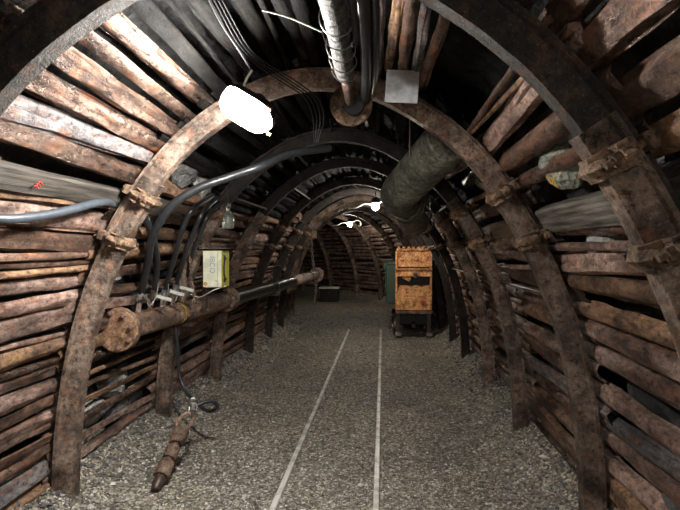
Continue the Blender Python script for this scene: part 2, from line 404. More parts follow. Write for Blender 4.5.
def make_arch():
    root = bpy.data.objects.new('steel_arch', None); col.objects.link(root)
    tt = abs(t_of_z(1.56, 1)); tl = abs(t_of_z(1.95, 1))
    arch_piece(-tt, tt, th_profile(.92, .012), 64, 1.3).build('crown_segment', 'arch', root, True, 30)
    for sg in (-1, 1):
        arch_piece(tl * sg, (_mid - .02) * sg, th_profile(1.0, -.006), 40, 5 + sg).build('leg', 'arch', root, True, 30)
        for zc in (zc1, zc2):
            t = t_of_z(zc, sg); p, T, N = ring(t); T3 = V((T.x, 0, T.y)); N3 = V((N.x, 0, N.y)); A = V((0, 1, 0)); P = V((p.x, 0, p.y))
            rot = Matrix((A, T3, N3)).transposed()
            mb = MB()
            # saddle wrapped round the web with two ears
            prof = [(-.115, .015), (-.115, -.022), (-.07, -.03), (-.062, -.062), (-.035, -.082), (.035, -.082), (.062, -.062), (.07, -.03), (.115, -.022), (.115, .015), (.085, .02), (.055, -.01), (.045, -.05), (-.045, -.05), (-.055, -.01), (-.085, .02)]
            nn = 7; fr = []
            for i in range(nn):
                q = (i / (nn - 1) - .5); wv = 1 + .12 * cos(q * 9)
                fr.append((P + T3 * q * .075, A * wv, N3 * (1 + .1 * cos(q * 7))))
            sd = zc * 10 + sg
            mb.sweep(fr, prof, jt=lambda i, j: V(noise.noise_vector(V((i * 1.1 + sd, j * 1.3, 2)))) * .0055)
            cl = mb.build('clamp', 'clamp', root, True, 35)
            b2 = MB(); b2.box(P + N3 * .055, (.25, .05, .022), rot); b2.build('backing_plate', 'clamp', cl)
            for q in (-1, 1):
                bm_ = MB(); c0 = P + A * q * .096
                bm_.tube([c0 + N3 * .075, c0 - N3 * .07], .0105, 8)
                bm_.tube([c0 - N3 * .022, c0 - N3 * .046], .021, 6)
                bm_.tube([c0 + N3 * .062, c0 + N3 * .08], .021, 6)
                bm_.build('bolt', 'clamp', cl)
    return root
arch0 = make_arch()
near_txt = ['nearest rusty steel arch, dark face, cut off by the photo edges',
            'second steel arch from the viewer, crossing close behind the bright hanging lamp',
            'third steel arch, left leg standing behind the big flanged pipe and hose']
arches = []
for i, s_ in enumerate(RS):
    a = arch0 if i == 0 else copy_tree(arch0)
    x_, y_, th_ = path(s_)
    a.location = (x_, y_, 0); a.rotation_euler = (0, 0, th_)
    if i == 0: a.rotation_euler = (0, R(2.6), 0); a.location.x -= .07
    if i >= 2: a.rotation_euler = (rnd(-.008, .008), rnd(-.006, .006), th_ + rnd(-.01, .01)); a.location.x += rnd(-.015, .015)
    lab = near_txt[i] if i < 3 else '%s steel arch counted from the viewer, standing in the dim part of tunnel' % ordw[i]
    arches.append(a)
    tag(a, lab, 'arch', 'steel arches holding up the tunnel')

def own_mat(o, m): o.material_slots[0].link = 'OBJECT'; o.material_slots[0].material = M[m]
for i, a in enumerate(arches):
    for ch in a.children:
        if ch.name.startswith('crown') and i in (0, 2, 3, 4, 5): own_mat(ch, 'arch_shaded')  # these crowns get the colour with shade painted in
        if ch.name.startswith('leg') and i in (4, 5, 6): own_mat(ch, 'arch_shaded')
        if ch.name.startswith('clamp') and i >= 3:
            own_mat(ch, 'pipe_rust')

# ------------------------------------------------------------------ lagging plates
def trough(r, fl, k=.9):
    o = [(-r - fl, -.003), (-r, 0)] + [(-r * cos(pi * i / 8), r * k * sin(pi * i / 8)) for i in range(1, 8)] + [(r, 0), (r + fl, -.003)]
    inn = [(a * .9 if abs(a) < r else a, b - .006) for a, b in reversed(o)]
    return o + inn
def channel(w, d):
    o = [(-w - .008, 0), (-w, 0), (-w * .78, d), (-w * .3, d * 1.08), (0, d * .9), (w * .3, d * 1.08), (w * .78, d), (w, 0), (w + .008, 0)]
    return o + [(a * .93, b - .007) for a, b in reversed(o)]
def bar(r, q=1.0): return [(r * cos(2 * pi * i / 10), r * q * sin(2 * pi * i / 10)) for i in range(10)]
def flat(w, d): return [(-w, 0), (-w + .004, d), (0, d * 1.15), (w - .004, d), (w, 0), (w - .004, -d * .4), (-w + .004, -d * .4)]
def plate_mesh(mb, s0, s1, t, tilt, prof, seg, rag, seed, off, roll=0.0, bow=0.0):
    fr = []
    for i in range(seg + 1):
        q = i / seg; s_ = s0 + (s1 - s0) * q
        o, T, N = frame(s_, max(-_mid + .02, min(_mid - .02, t + tilt * (q - .5))), off + bow * sin(pi * q))
        if roll:
            T, N = T * cos(roll) + N * sin(roll), N * cos(roll) - T * sin(roll)
        fr.append((o, T, N))
    def jt(i, j):
        v = V(noise.noise_vector(V((i * .45 + seed * 3.7, j * .6, seed)))) * rag
        if i == 0 or i == seg: v = v + V((0, noise.noise(V((j * 1.9, seed, i))) * .03, 0))
        return v
    mb.sweep(fr, prof, jt=jt)
bays = [(0.1, RS[0])] + list(zip(RS, RS[1:]))
bayname = ['before the nearest arch', 'between first and second arches', 'between second and third arches', 'between third and fourth arches', 'between fourth and fifth arches']
adj = {'shaded': 'shade-painted black', 'plate_pink': 'pinkish rusty', 'plate_brown': 'dark brown rusty', 'plate_orange': 'orange-brown rusty', 'plate_wet': 'wet shiny brown', 'plate_grey': 'grey painted'}
far = MB(); far_roof = MB(); nplates = 0; gaps = []
rp = random.Random(11)
for bi, (sa, sb) in enumerate(bays):
    for side in (-1, 1):
        t = _mid - .10; k = 0      # walk from the floor up to the crown
        while t > .03:
            z = ring(t)[0].y
            # timber beams and open gaps take the place of plates
            kind = rp.choices(['trough', 'channel', 'bar', 'flat'], [.42, .24, .18, .16])[0]
            r = {'trough': rp.uniform(.036, .052), 'channel': rp.uniform(.04, .056), 'bar': rp.uniform(.013, .022), 'flat': rp.uniform(.022, .04)}[kind]
            if bi == 2 and side == -1 and z < .95: kind = rp.choice(['bar', 'flat', 'trough']); r = {'bar': .017, 'flat': .024, 'trough': .032}[kind]
            if bi in (1, 2) and side == 1 and z < 1.35: kind = rp.choice(['trough', 'trough', 'channel']); r = rp.uniform(.048, .066)
            if bi == 0 and z > 1.0: kind = rp.choice(['trough', 'trough', 'bar', 'channel']); r = {'trough': .055, 'bar': .028, 'channel': .055}[kind]
            if bi == 1 and side == 1 and .25 < t < .62: kind = 'trough' if kind != 'bar' else 'bar'; r = rp.uniform(.02, .034)
            if bi >= 5 and kind in('bar', 'flat'): kind = 'channel'; r = .04
            gap = rp.uniform(.002, .016)
            if rp.random() < (.08 if bi == 1 and side == -1 else .2): gap += rp.uniform(.03, .07)
            if bi == 2 and side == -1 and z < .9: gap += rp.uniform(.015, .045)
            if bi == 2 and side == -1 and 1.15 < z < 2.2: gap += rp.uniform(.02, .08)
            if bi == 1 and side == -1 and 1.9 < z < 2.4: gap += rp.uniform(0, .03)
            if bi in (1, 2) and side == 1 and 1.55 < z < 2.0: gap += rp.uniform(.02, .07)
            if bi >= 5: gap += rp.uniform(.01, .03)
            if side == -1 and bi in (1, 2) and 1.73 < z < 1.84: t -= .125; continue
            if side == 1 and bi == 1 and .60 < t < .86: t = .59; continue
            if side == 1 and bi in (1, 2) and 1.58 < z < 1.73: t -= .16; continue
            t -= r
            zz = ring(t)[0].y
            ov = rp.uniform(.04, .16) if bi < 7 else .05
            s0, s1 = sa - ov, sb + rp.uniform(.04, .16)
            if bi == 0: s0 = sa
            prof = {'trough': lambda: trough(r * .85, r * .15, rp.uniform(.7, 1.0)), 'channel': lambda: channel(r, rp.uniform(.02, .035)), 'bar': lambda: bar(r), 'flat': lambda: flat(r, .008)}[kind]()
            off = .062 + rp.uniform(0, .02) + (r if kind == 'bar' else (r * .8 if kind == 'trough' else .032 if kind == 'channel' else .015))
            tilt = rp.uniform(-.06, .06) * (1 if bi else .5); roll = rp.uniform(-.35, .35)
            seed = bi * 50 + side * 20 + k + .37
            if bi <= 4 and nplates < 300:
                w = {'trough': [5, 3, 3, 2, .4], 'channel': [5, 3, 3, 1, .4], 'bar': [2, 3, 4, 1, 0], 'flat': [3, 3, 4, 0, .5]}[kind]
                if bi == 0 or (side == -1 and zz > 1.95 and bi == 1): w = [1, 1, 1, 6, .1]
                if side == 1 and bi == 1 and zz < 1.5: w = [7, 2, 2, 0, 0]
                if side == 1 and bi == 1 and .6 < zz < .7: w = [0, 0, 0, 0, 1]
                mat = rp.choices(['plate_pink', 'plate_brown', 'plate_orange', 'plate_wet', 'plate_grey'], w)[0]
                if bi == 1 and side == -1 and zz < .42: mat = rp.choice(['plate_grey', 'plate_brown', 'plate_orange'])
                px_ = (t * side)
                if zz > 2.22 and not (bi == 1 and .27 < px_ < .60) and not (bi == 1 and side == -1 and zz < 2.3) and not (bi == 0 and side == 1 and px_ > .55): mat = 'shaded'  # roof plates take the near-black colour that stands for shade
                if bi >= 3 and zz > 1.9: mat = 'shaded'
                if bi == 2 and zz > 2.08: mat = 'shaded'
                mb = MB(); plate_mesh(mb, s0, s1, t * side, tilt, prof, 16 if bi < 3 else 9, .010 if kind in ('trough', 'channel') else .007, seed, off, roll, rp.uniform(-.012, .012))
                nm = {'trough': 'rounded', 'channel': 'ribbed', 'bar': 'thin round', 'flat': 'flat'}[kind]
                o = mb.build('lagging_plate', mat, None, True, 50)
                where = 'left' if side < 0 else 'right'
                tag(o, '%s %s plate %s, %s up %s side' % (adj[mat], nm, bayname[bi], ordw[k], where), 'lagging plate', 'steel lagging plates lining the tunnel')
                nplates += 1
            else:
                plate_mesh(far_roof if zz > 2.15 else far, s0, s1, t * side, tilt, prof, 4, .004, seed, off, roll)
            gaps.append((bi, side, t - r - gap / 2, gap))
            t -= r + gap; k += 1
tag(far_roof.build('lagging_plates', 'shaded', None, True, 50), 'shade-painted dark steel lagging plates of the roof far down tunnel', 'lagging plates', 'steel lagging plates lining the tunnel', 'stuff')
tag(far.build('lagging_plates', 'plate_pink', None, True, 50), 'rusty steel lagging plates lining the far part of tunnel', 'lagging plates', 'steel lagging plates lining the tunnel', 'stuff')

# ------------------------------------------------------------------ timber beams behind the arches
def beam(s0, s1, z0, z1, side, w, d, mat, label, off=.13, name='timber_beam'):
    mb = MB(); fr = []; n = 18; w2, d2 = w / 2, d / 2; c = .008
    prof = [(-w2 + c, -d2), (w2 - c, -d2), (w2, -d2 + c), (w2, d2 - c), (w2 - c, d2), (-w2 + c, d2), (-w2, d2 - c), (-w2, -d2 + c)]
    for i in range(n + 1):
        q = i / n; fr.append(frame(s0 + (s1 - s0) * q, t_of_z(z0 + (z1 - z0) * q, side), off))
    sd = s0 * 3 + side
    mb.sweep(fr, prof, jt=lambda i, j: V(noise.noise_vector(V((i * .5, j * .8, sd)))) * .006)
    o = mb.build(name, mat, None, True, 40); return tag(o, label, 'beam', 'timber beams wedged behind the arches')
b1 = beam(.9, 3.3, 1.79, 1.79, -1, .105, .07, 'timber_dark', 'dark grey timber board with a small red mark, behind left of second arch', .115)
beam(3.35, 4.4, 1.79, 1.78, -1, .10, .06, 'timber_brown', 'brown timber board behind the curved black hose on left wall', .115)
beam(1.3, 2.95, 1.66, 1.66, 1, .13, .09, 'timber', 'grey squared timber log between first and second arches on right wall', .115)
beam(2.9, 4.3, 1.64, 1.64, 1, .12, .08, 'timber_brown', 'brown timber log between second and third arches on right wall', .12)
fo, fT, fN = frame(2.0, t_of_z(1.795, -1), .115)
mb = MB()
for k in range(3):
    a = fo + fN * .044 + V((0, -.02 + .014 * k, -.012 + .010 * k)); mb.tube(spline([a, a + V((.001, .012, .006)), a + V((.002, .022, -.006))], 3), .003, 6)
mk = mb.build('paint_mark', 'red', b1); 


# ------------------------------------------------------------------ rocks behind the plates
ico_n = 0
def rock_mesh(c, d, seed, mb=None):
    import bmesh
    bm = bmesh.new(); bmesh.ops.create_icosphere(bm, subdivisions=3, radius=1)
    mb = mb or MB(); n = len(mb.v)
    for v_ in bm.verts:
        p = v_.co.copy(); q = noise.cell_vector(p * 1.4 + V((seed, 0, 0))); k = 1 + .35 * noise.noise(p * 1.3 + V((seed, 1, 2))) + .18 * (q[0] - .5) + .08 * noise.noise(p * 5 + V((seed, 3, 1)))
        mb.v.append(V((c[0] + p.x * k * d[0] / 2, c[1] + p.y * k * d[1] / 2, c[2] + p.z * k * d[2] / 2)))
    for f in bm.faces: mb.f.append(tuple(v_.index + n for v_ in f.verts))
    bm.free(); return mb
def rock_obj(c, d, mat, label, seed):
    o = rock_mesh(c, d, seed).build('rock', mat, None, True, 22); tag(o, label, 'rock', 'loose rocks along the walls'); return o
wallrocks = []
for bi, sd, z, q, sz, mat, lab in [
    (1, 1, 1.84, .58, .19, 'rock_yellow', 'greenish rock with a yellow stain in a gap high on right wall'),
    (1, 1, 1.52, .30, .17, 'rock_grey', 'pale rock wedged below the grey timber log on right wall'),
    (1, 1, 1.53, .62, .15, 'rock_grey', 'small pale rock beside another below right timber log'),
    (1, 1, 1.77, .2, .18, 'rock_dark', 'dark rock just above the grey timber log on right wall'),
    (2, 1, 1.83, .35, .17, 'rock_grey', 'grey rock in the gap right of the ventilation duct'),
    (2, 1, 1.98, .55, .15, 'rock_dark', 'dark rock high behind second arch on right side'),
    (1, 1, .75, .35, .2, 'rock_dark', 'dark crumbly rock showing between lower right plates'),
    (1, 1, .45, .5, .2, 'rock_dark', 'dark rock low between right plates before second arch'),
    (1, -1, .62, .35, .16, 'rock_grey', 'pale flat rock in a gap of left wall near photo edge'),
    (1, -1, 1.02, .62, .14, 'rock_grey', 'small pale rock in a gap left of second arch'),
    (2, -1, .30, .2, .17, 'rock_grey', 'pale rock behind thin bars low on left wall, nearest one'),
    (2, -1, .42, .35, .16, 'rock_grey', 'pale rock behind thin bars on left wall, middle one'),
    (2, -1, .55, .55, .17, 'rock_grey', 'pale rock behind thin bars on left wall, upper one'),
    (2, -1, .33, .62, .17, 'rock_dark', 'grey rock low behind thin bars near third arch leg'),
    (2, -1, 2.02, .4, .2, 'rock_dark', 'grey rock above the curved black hose on left wall'),
    (2, -1, 1.98, .75, .16, 'rock_grey', 'lighter rock above hanging bottle on left wall'),
    (2, -1, 1.35, .25, .16, 'rock_grey', 'pale rock between hoses behind second arch'),
    (2, -1, 1.5, .45, .14, 'rock_dark', 'small rock behind the thick hoses on left wall'),
    (3, -1, .3, .3, .18, 'rock_grey', 'pale rock low behind pipe between third and fourth arches'),
    (3, -1, .35, .7, .16, 'rock_grey', 'grey rock at floor near fourth arch left leg'),
]:
    sa, sb = bays[bi]; s_ = sa + (sb - sa) * q; p = W(s_, t_of_z(z, sd), .165)
    rock_obj(p, (sz * .8, sz * 1.9, sz * 1.15), mat, lab, z * 10 + q)
for i, (px, py, dz, sz, lab) in enumerate([
    (553, 492, .0, .13, 'grey rock on the floor beside right leg of second arch'), (566, 478, .0, .10, 'small rock against lowest right plates near second arch'),
    (108, 458, .0, .13, 'dark rock on floor at foot of left wall'), (88, 478, .0, .14, 'flat grey rock on floor right of second arch left leg'),
    (562, 505, .0, .08, 'small brownish stone at bottom right by second arch'), (236, 372, .0, .16, 'grey rock at floor near fourth arch left leg, in pale rubble'),
    (262, 350, .0, .2, 'rubble lump between fifth and sixth arches on left')]):
    p = atZ(px, py, .04); rock_obj(p, (sz * 1.1, sz, sz * .6), 'rock_dark' if i % 2 else 'rock_grey', lab, i + 30)
# rubble heaps along the foot of the walls: uncountable small stones
mb = MB(); rg = random.Random(8)
for _ in range(2600):
    s_ = rg.uniform(1.6, 12); sd = rg.choice((-1, 1)); u = sd * (1.62 - abs(rg.gauss(0, .13)))
    x_, y_, th_ = path(s_); r = rg.uniform(.01, .03)
    pebble(V((x_ + u * cos(th_), y_ + u * sin(th_), floor_z(s_, u) + r * .2)), r)
tag(mb.build('rubble', 'rock_dark', None, False), 'small loose stones heaped at the foot of both walls', 'rubble', None, 'stuff')

# ------------------------------------------------------------------ rails
for X, lab in ((-.653, 'left rail of the narrow track, sunk in the gravel'), (-.04, 'right rail of the narrow track, sunk in the gravel')):
    mb = MB(); pts = []; s_ = .5
    while s_ < 9.6:
        x_, y_, th_ = -.37, s_, 0.0; u = X + .37; pts.append((V((x_ + u, y_, .003 + noise.noise(V((s_ * .9, X, 0))) * .004)), V((cos(th_), sin(th_), 0)), V((0, 0, 1)))); s_ += .12
    prof = [(-.017, -.012), (-.019, .006), (-.014, .012), (.014, .012), (.019, .006), (.017, -.012), (.006, -.02), (.006, -.05), (.035, -.06), (.035, -.066), (-.035, -.066), (-.035, -.06), (-.006, -.05), (-.006, -.02)]
    mb.sweep(pts, prof); tag(mb.build('track_rail', 'rail'), lab, 'rail', 'rails of the track')

# ------------------------------------------------------------------ big pipe on the left
A = atY(117, 330, 3.15); B = atY(319, 274, 10.1); ax = (B - A).normalized()
def pp(Y): return A + (B - A) * ((Y - A.y) / (B.y - A.y))
e1 = ax.cross(V((0, 0, 1))).normalized(); e2 = e1.cross(ax)
pr_ = empty('flanged_pipe', A, 'long steel pipe with a bolted blind flange running along left wall', 'pipe')
MB().tube([pp(3.2 + .2 * i) for i in range(10)], .088, 28).build('rusty_section', 'pipe_rust', pr_)
MB().tube([pp(5.08), pp(6), pp(7.9)], .084, 28).build('pipe_section', 'pipe_black', pr_)['label'] = 'shiny black pipe section'
MB().tube([pp(7.9), pp(8.6), pp(9.9)], .086, 28).build('pipe_section', 'pipe_light', pr_)['label'] = 'pale rusty pipe section'
MB().tube([pp(9.9), pp(10.1), pp(10.35)], .07, 20).build('pipe_end', 'pipe_black', pr_)
def flange(c, r, th, mat, nb, hole=False, face=True):
    mb = MB(); mb.tube([c - ax * th, c - ax * (th - .004), c - ax * .001, c + ax * .001, c + ax * (th - .004), c + ax * th], [r - .004, r, r, r, r, r - .004], 40)
    f = mb.build('flange', mat, pr_)
    for k in range(nb):
        a = 2 * pi * (k + .3) / nb; q = c + (e1 * cos(a) + e2 * sin(a)) * r * .80
        b_ = MB(); b_.tube([q - ax * (th + .020), q - ax * (th - .001)], .017, 6); b_.tube([q - ax * (th + .027), q - ax * (th + .016)], .008, 8)
        b_.tube([q - ax * (th + .01), q + ax * (th + .01)], .006, 6); b_.tube([q + ax * (th - .001), q + ax * (th + .016)], .0135, 6); b_.build('bolt', 'bolt', f)
    return f
flange(pp(3.15), .148, .016, 'flange', 8); flange(pp(3.184), .148, .014, 'pipe_rust', 0)
flange(pp(5.05), .128, .03, 'pipe_rust', 8); flange(pp(5.12), .128, .03, 'pipe_rust', 0)
flange(pp(9.86), .145, .03, 'pipe_light', 8)
MB().tube([pp(3.98), pp(4.0)], .092, 28).build('band', 'brassy', pr_)['label'] = 'yellow painted band'
# support brackets from pipe to arch legs
for Y, w in ((4.08, 'third'), (6.75, 'fifth'), (9.1, 'seventh')):
    c = pp(Y); mb = MB(); L_ = W(Y, t_of_z(.98, -1), -.05)
    mb.box(V(((c.x + L_.x) / 2 - .02, Y, c.z - .105)), (abs(c.x - L_.x) + .24, .06, .03))
    ring_ = [c + (e1 * cos(a * pi / 8) + e2 * sin(a * pi / 8)) * .097 for a in range(17)]
    mb.tube(ring_, .009, 6)
    tag(mb.build('pipe_bracket', 'fitting_dark'), 'dark steel bracket carrying the flanged pipe at %s arch' % w, 'bracket', 'brackets under the pipe')

# valve manifold
def smooth_tube(name, pts, r, mat, parent=None, n=10, k=6): return MB().tube(spline(pts, k), r, n).build(name, mat, parent)
val_Y = [3.40, 3.56, 3.74, 3.90, 4.10]
tops = []
for i, Y in enumerate(val_Y):
    c = pp(Y) + V((0, 0, .08)); h = [.17, .16, .14, .17, .15][i]; lean = V((.015 * (i % 2) + .02, .01, 0))
    r0 = empty('stop_valve', c, '%s stop valve from the blind flange on top of the pipe' % ordw[i], 'valve', 'row of valves on the flanged pipe')
    tp = c + V((0, 0, h)) + lean
    MB().tube([c - V((0, 0, .01)), c.lerp(tp, .55)], .019, 12).build('nipple', 'pipe_rust' if i % 2 else 'pipe_light', r0)
    mb = MB(); m0 = c.lerp(tp, .5); m1 = c.lerp(tp, .62); mb.tube([m0, m1], .027, 6); mb.tube([m1, c.lerp(tp, .8)], .022, 12); mb.tube([c.lerp(tp, .8), tp], .026, 6)
    mb.tube([c.lerp(tp, .72) - V((.045, 0, 0)), c.lerp(tp, .72) + V((.045, .0, 0))], .012, 8)
    mb.build('valve_body', 'fitting' if i in (0, 2, 3) else 'fitting_dark', r0)
    hd = MB(); q = c.lerp(tp, .72) + V((.045, 0, 0)); hd.box(q + V((.012, -.03, -.01)), (.008, .13, .02), Matrix.Rotation(-.5 + .25 * i, 3, 'X')); hd.build('handle', 'fitting', r0)
    cl = MB()
    cl.tube([tp + V((0, 0, .012)), tp + V((0, 0, .03))], .031, 12); cl.tube([tp + V((-.03, -.02, .02)), tp + V((.04, -.03, .03))], .007, 6)
    cl.build('hose_clip', 'fitting', r0)
    tops.append(tp)
for i, (px, py) in enumerate([(164, 298), (177, 293), (187, 289)]):
    c = atY(px, py, val_Y[i + 1] - .10); mb = MB(); mb.box(c, (.11, .004, .024), Matrix.Rotation(.30, 3, 'Y') @ Matrix.Rotation(.2, 3, 'Z'))
    o = mb.build('name_tag', 'tag'); tag(o, 'blank grey metal tag hanging at valves, %s from the left' % ordw[i], 'tag', 'tags on the valves')
    wv = MB(); wv.tube([c + V((0, .003, .005)), tops[i + 1] - V((0, .01, .06))], .002, 5); wo = wv.build('wire', 'fitting', o)
# (hoses)
def hose(name, pts, r, mat, label, group=None, cat='hose', n=10):
    o = smooth_tube(name, pts, r, mat, None, n); return tag(o, label, cat, group)
G = 'hoses on the left wall'
t0 = tops[0]
hose('hose', [t0 + V((0, 0, -.02)), atY(148, 262, 3.22), atY(152, 238, 3.08), atY(168, 210, 3.0), atY(195, 190, 3.03), atY(230, 177, 3.1), atY(262, 166, 3.15), atY(290, 154, 3.3), atY(330, 148, 3.5)], .027, 'hose', 'thick black hose curving from first valve up to the roof', G)
hose('hose', [tops[1], atY(157, 262, 3.4), atY(152, 235, 3.1), atY(143, 215, 2.93), atY(132, 205, 2.88)], .024, 'hose', 'black hose from second valve running up behind the second arch', G)
hose('hose', [tops[2], atY(175, 255, 3.55), atY(184, 225, 3.4), atY(194, 208, 3.4), atY(212, 196, 3.7)], .02, 'hose', 'black hose rising from the third valve, just right of thick hose', G)
hose('hose', [tops[3], atY(184, 258, 3.75), atY(194, 232, 3.65), atY(203, 212, 3.65), atY(217, 198, 3.9)], .02, 'hose', 'glossy black hose rising from the fourth valve', G)
hose('hose', [tops[4], atY(192, 256, 3.9), atY(201, 232, 3.8), atY(209, 214, 3.8), atY(225, 200, 4.1)], .017, 'hose', 'glossy hose rising from the fifth valve beside rusty chain', G)
hose('hose', [atY(-20, 217, 1.74), atY(8, 219, 1.85), atY(40, 216, 2.02), atY(70, 210, 2.21), atY(92, 204, 2.38), atY(106, 202, 2.56), atY(113, 204, 2.68)], .021, 'hose_grey', 'blue-grey hose along the left wall, passing behind second arch', G)
hose('cable', [tops[4] + V((.04, 0, -.08)), atY(200, 297, 4.1), atY(214, 290, 4.0), atY(226, 286, 4.1)], .004, 'reflect', 'thin white wire looping below the yellow box', None, 'cable', 6)
for i in range(4):
    a, b_ = tops[i], tops[i + 1]
    hose('cable', [a + V((.05, -.02, -.03)), a + V((.06, .0, -.12)), (a + b_) / 2 + V((.07, -.02, -.05)), b_ + V((.04, -.03, .06)), b_ + V((.0, -.03, .02))], .0045, 'fitting', 'pale pilot line looping between %s and %s valves' % (ordw[i], ordw[i + 1]), 'pilot lines', 'cable', 6)
# hose down to pick hammer
hp = [pp(3.95) + V((.0, 0, -.08)), atY(178, 350, 3.95), atY(179, 372, 3.95), atY(184, 388, 3.92), atY(195, 402, 3.85), atY(208, 411, 3.72), atY(217, 408, 3.66), atY(214, 402, 3.62), atY(205, 402, 3.58), atY(193, 408, 3.52)]
hose('hose', hp, .015, 'hose', 'thin black air hose dropping from pipe and looping to the pick hammer')
# pick hammer
top = atY(186, 420, 3.45); bot = atZ(155, 490, .03); d = (top - bot).normalized(); Lh = (top - bot).length
ph = empty('pick_hammer', bot, 'rusty pneumatic pick hammer standing nose down below the left pipe', 'pick hammer')
def hs(a, b, r0, r1, name, mat, n=14):
    MB().tube([bot + d * Lh * a, bot + d * Lh * (a + .01), bot + d * Lh * (b - .01), bot + d * Lh * b], [r0 * 1.05, r0 * 1.15, r1 * 1.15, r1 * 1.05], n).build(name, mat, ph)
hs(0, .17, .026, .034, 'chisel_holder', 'fitting_dark'); hs(.17, .37, .047, .045, 'barrel', 'pipe_rust'); hs(.37, .41, .030, .030, 'neck', 'fitting_dark')
hs(.41, .58, .040, .040, 'barrel', 'pipe_rust'); hs(.58, .62, .030, .030, 'neck', 'fitting_dark'); hs(.62, .84, .044, .050, 'valve_chest', 'pipe_rust')
hc = bot + d * Lh * .98; sx = V((1, 0, 0)); sx = (sx - d * sx.dot(d)).normalized()
mb = MB(); mb.tube([hc + sx * .055 * cos(a * pi / 8) + d * .075 * sin(a * pi / 8) for a in range(17)], .013, 8); mb.build('handle', 'pipe_rust', ph)
MB().tube([hc - sx * .05 - d * .03, hc - sx * .075 + d * .01], .02, 8).build('throttle', 'pipe_rust', ph)
q0 = hc + sx * .05 + d * .02; q1 = atY(193, 408, 3.52)
MB().tube([q0, q0.lerp(q1, .6), q1], .012, 10).build('air_pipe', 'fitting_dark', ph)
cp = empty('hose_coupling', q1, 'bright metal claw coupling joining the air hose to pick hammer', 'coupling')
dd = (q1 - q0).normalized(); mb = MB(); mb.tube([q1 - dd * .03, q1 - dd * .012], .024, 8); mb.tube([q1 - dd * .012, q1 + dd * .02], .02, 12); mb.tube([q1 + dd * .02, q1 + dd * .035], .025, 6); mb.build('body', 'fitting', cp)
mb = MB(); e = dd.cross(V((0, 1, 0))).normalized()
for k in (-1, 1): mb.tube([q1 + e * .03 * k - dd * .035, q1 + e * .034 * k, q1 + e * .02 * k + dd * .04], .007, 6)
mb.build('claw', 'fitting', cp); MB().tube([q1 + dd * .065, q1 + dd * .08], .018, 10).build('ferrule', 'reflect', cp)

# chains
def chain(name, pts, L, r, mat, label):
    mb = MB(); pts = spline(pts, 10); acc = 0; k = 0; last = pts[0]; i = 0
    cum = [0]
    for a, b in zip(pts, pts[1:]): cum.append(cum[-1] + (b - a).length)
    s_ = 0
    while s_ + L < cum[-1]:
        def at(q):
            for j in range(len(cum) - 1):
                if cum[j + 1] >= q: return pts[j].lerp(pts[j + 1], (q - cum[j]) / (cum[j + 1] - cum[j]))
            return pts[-1]
        a, b = at(s_), at(s_ + L); T = (b - a).normalized(); N = T.cross(V((0, 1, 0)))
        if N.length < .1: N = V((1, 0, 0))
        N.normalize()
        if k % 2: N = T.cross(N)
        c = (a + b) / 2; mb.tube([c + T * (L * .62) * cos(j * pi / 6) + N * L * .32 * sin(j * pi / 6) for j in range(13)], r, 6, cap=False)
        s_ += L * .92; k += 1
    return tag(mb.build(name, mat), label, 'chain')
chain('chain', [atY(190, 252, 3.9), atY(191, 275, 3.88), atY(194, 296, 3.86), atY(191, 312, 3.84), atY(187, 318, 3.82)], .03, .004, 'pipe_rust', 'rusty chain hanging in front of the pipe beside the valves')
chain('chain', [atY(311, 236, 9.6), atY(313, 262, 9.6), atY(316, 285, 9.6), atY(314, 306, 9.5)], .07, .009, 'pipe_light', 'pale chain hanging at the far end of the long pipe')

# yellow box
bx = atY(212.5, 269, 4.02); Wd, Dd, Hh = .160, .20, .31
yb = empty('control_box', bx - V((0, 0, Hh / 2)), 'cream and yellow metal box fixed on left wall above the pipe', 'box')
cy = bx + V((0, Dd / 2, 0))
MB().box(cy, (Wd, Dd, Hh), bev=.04).build('housing', 'yellow', yb)
MB().box(bx + V((0, -.004, 0)), (Wd - .004, .008, Hh - .006), bev=.1).build('front_cover', 'cream', yb)
MB().box(cy + V((.012, -.01, Hh / 2 + .020)), (Wd + .06, Dd + .07, .006)).build('rain_shield', 'plate_grey', yb)
MB().box(cy + V((-Wd / 2 - .006, -.08, Hh / 2 - .01)), (.006, .05, .07)).build('bracket', 'pipe_light', yb)
def glyphs(name, txt, size, loc, rot, mat, parent):
    cu = bpy.data.curves.new(name, 'FONT'); cu.body = txt; cu.size = size; cu.extrude = .0008; cu.align_x = 'CENTER'; cu.align_y = 'CENTER'
    o = bpy.data.objects.new(name, cu); col.objects.link(o); bpy.context.view_layer.update()
    me = bpy.data.meshes.new_from_object(o); bpy.data.objects.remove(o)
    me.transform(Matrix.Translation(V(loc) - parent.location) @ rot.to_4x4()); me.materials.clear(); me.materials.append(M[mat])
    o = bpy.data.objects.new(name, me); col.objects.link(o); o.parent = parent; return o
Rf = Matrix.Rotation(pi / 2, 3, 'X')
glyphs('lettering', 'IBCO', .062, bx + V((.0, -.0095, .035)), Rf @ Matrix.Rotation(-pi / 2, 3, 'Z'), 'blue_ink', yb)
Rs = Matrix.Rotation(pi / 2, 3, 'Z') @ Rf
mb = MB(); sx_ = bx.x + Wd / 2 + .001
c = V((sx_, bx.y + .09, bx.z))
mb.tube([c + V((0, .045 * cos(a * pi / 10), .09 * sin(a * pi / 10))) for a in range(4, 17)], .010, 6)
mb.box(c + V((0, -.02, .10)), (.003, .05, .03)); mb.box(c + V((0, -.02, -.10)), (.003, .05, .03))
mb.build('symbol', 'ink', yb)
mb = MB(); mb.box(bx + V((-.058, -.009, -.125)), (.028, .002, .028), Matrix.Rotation(.78, 3, 'Y')); mb.build('sticker', 'orange_ink', yb)
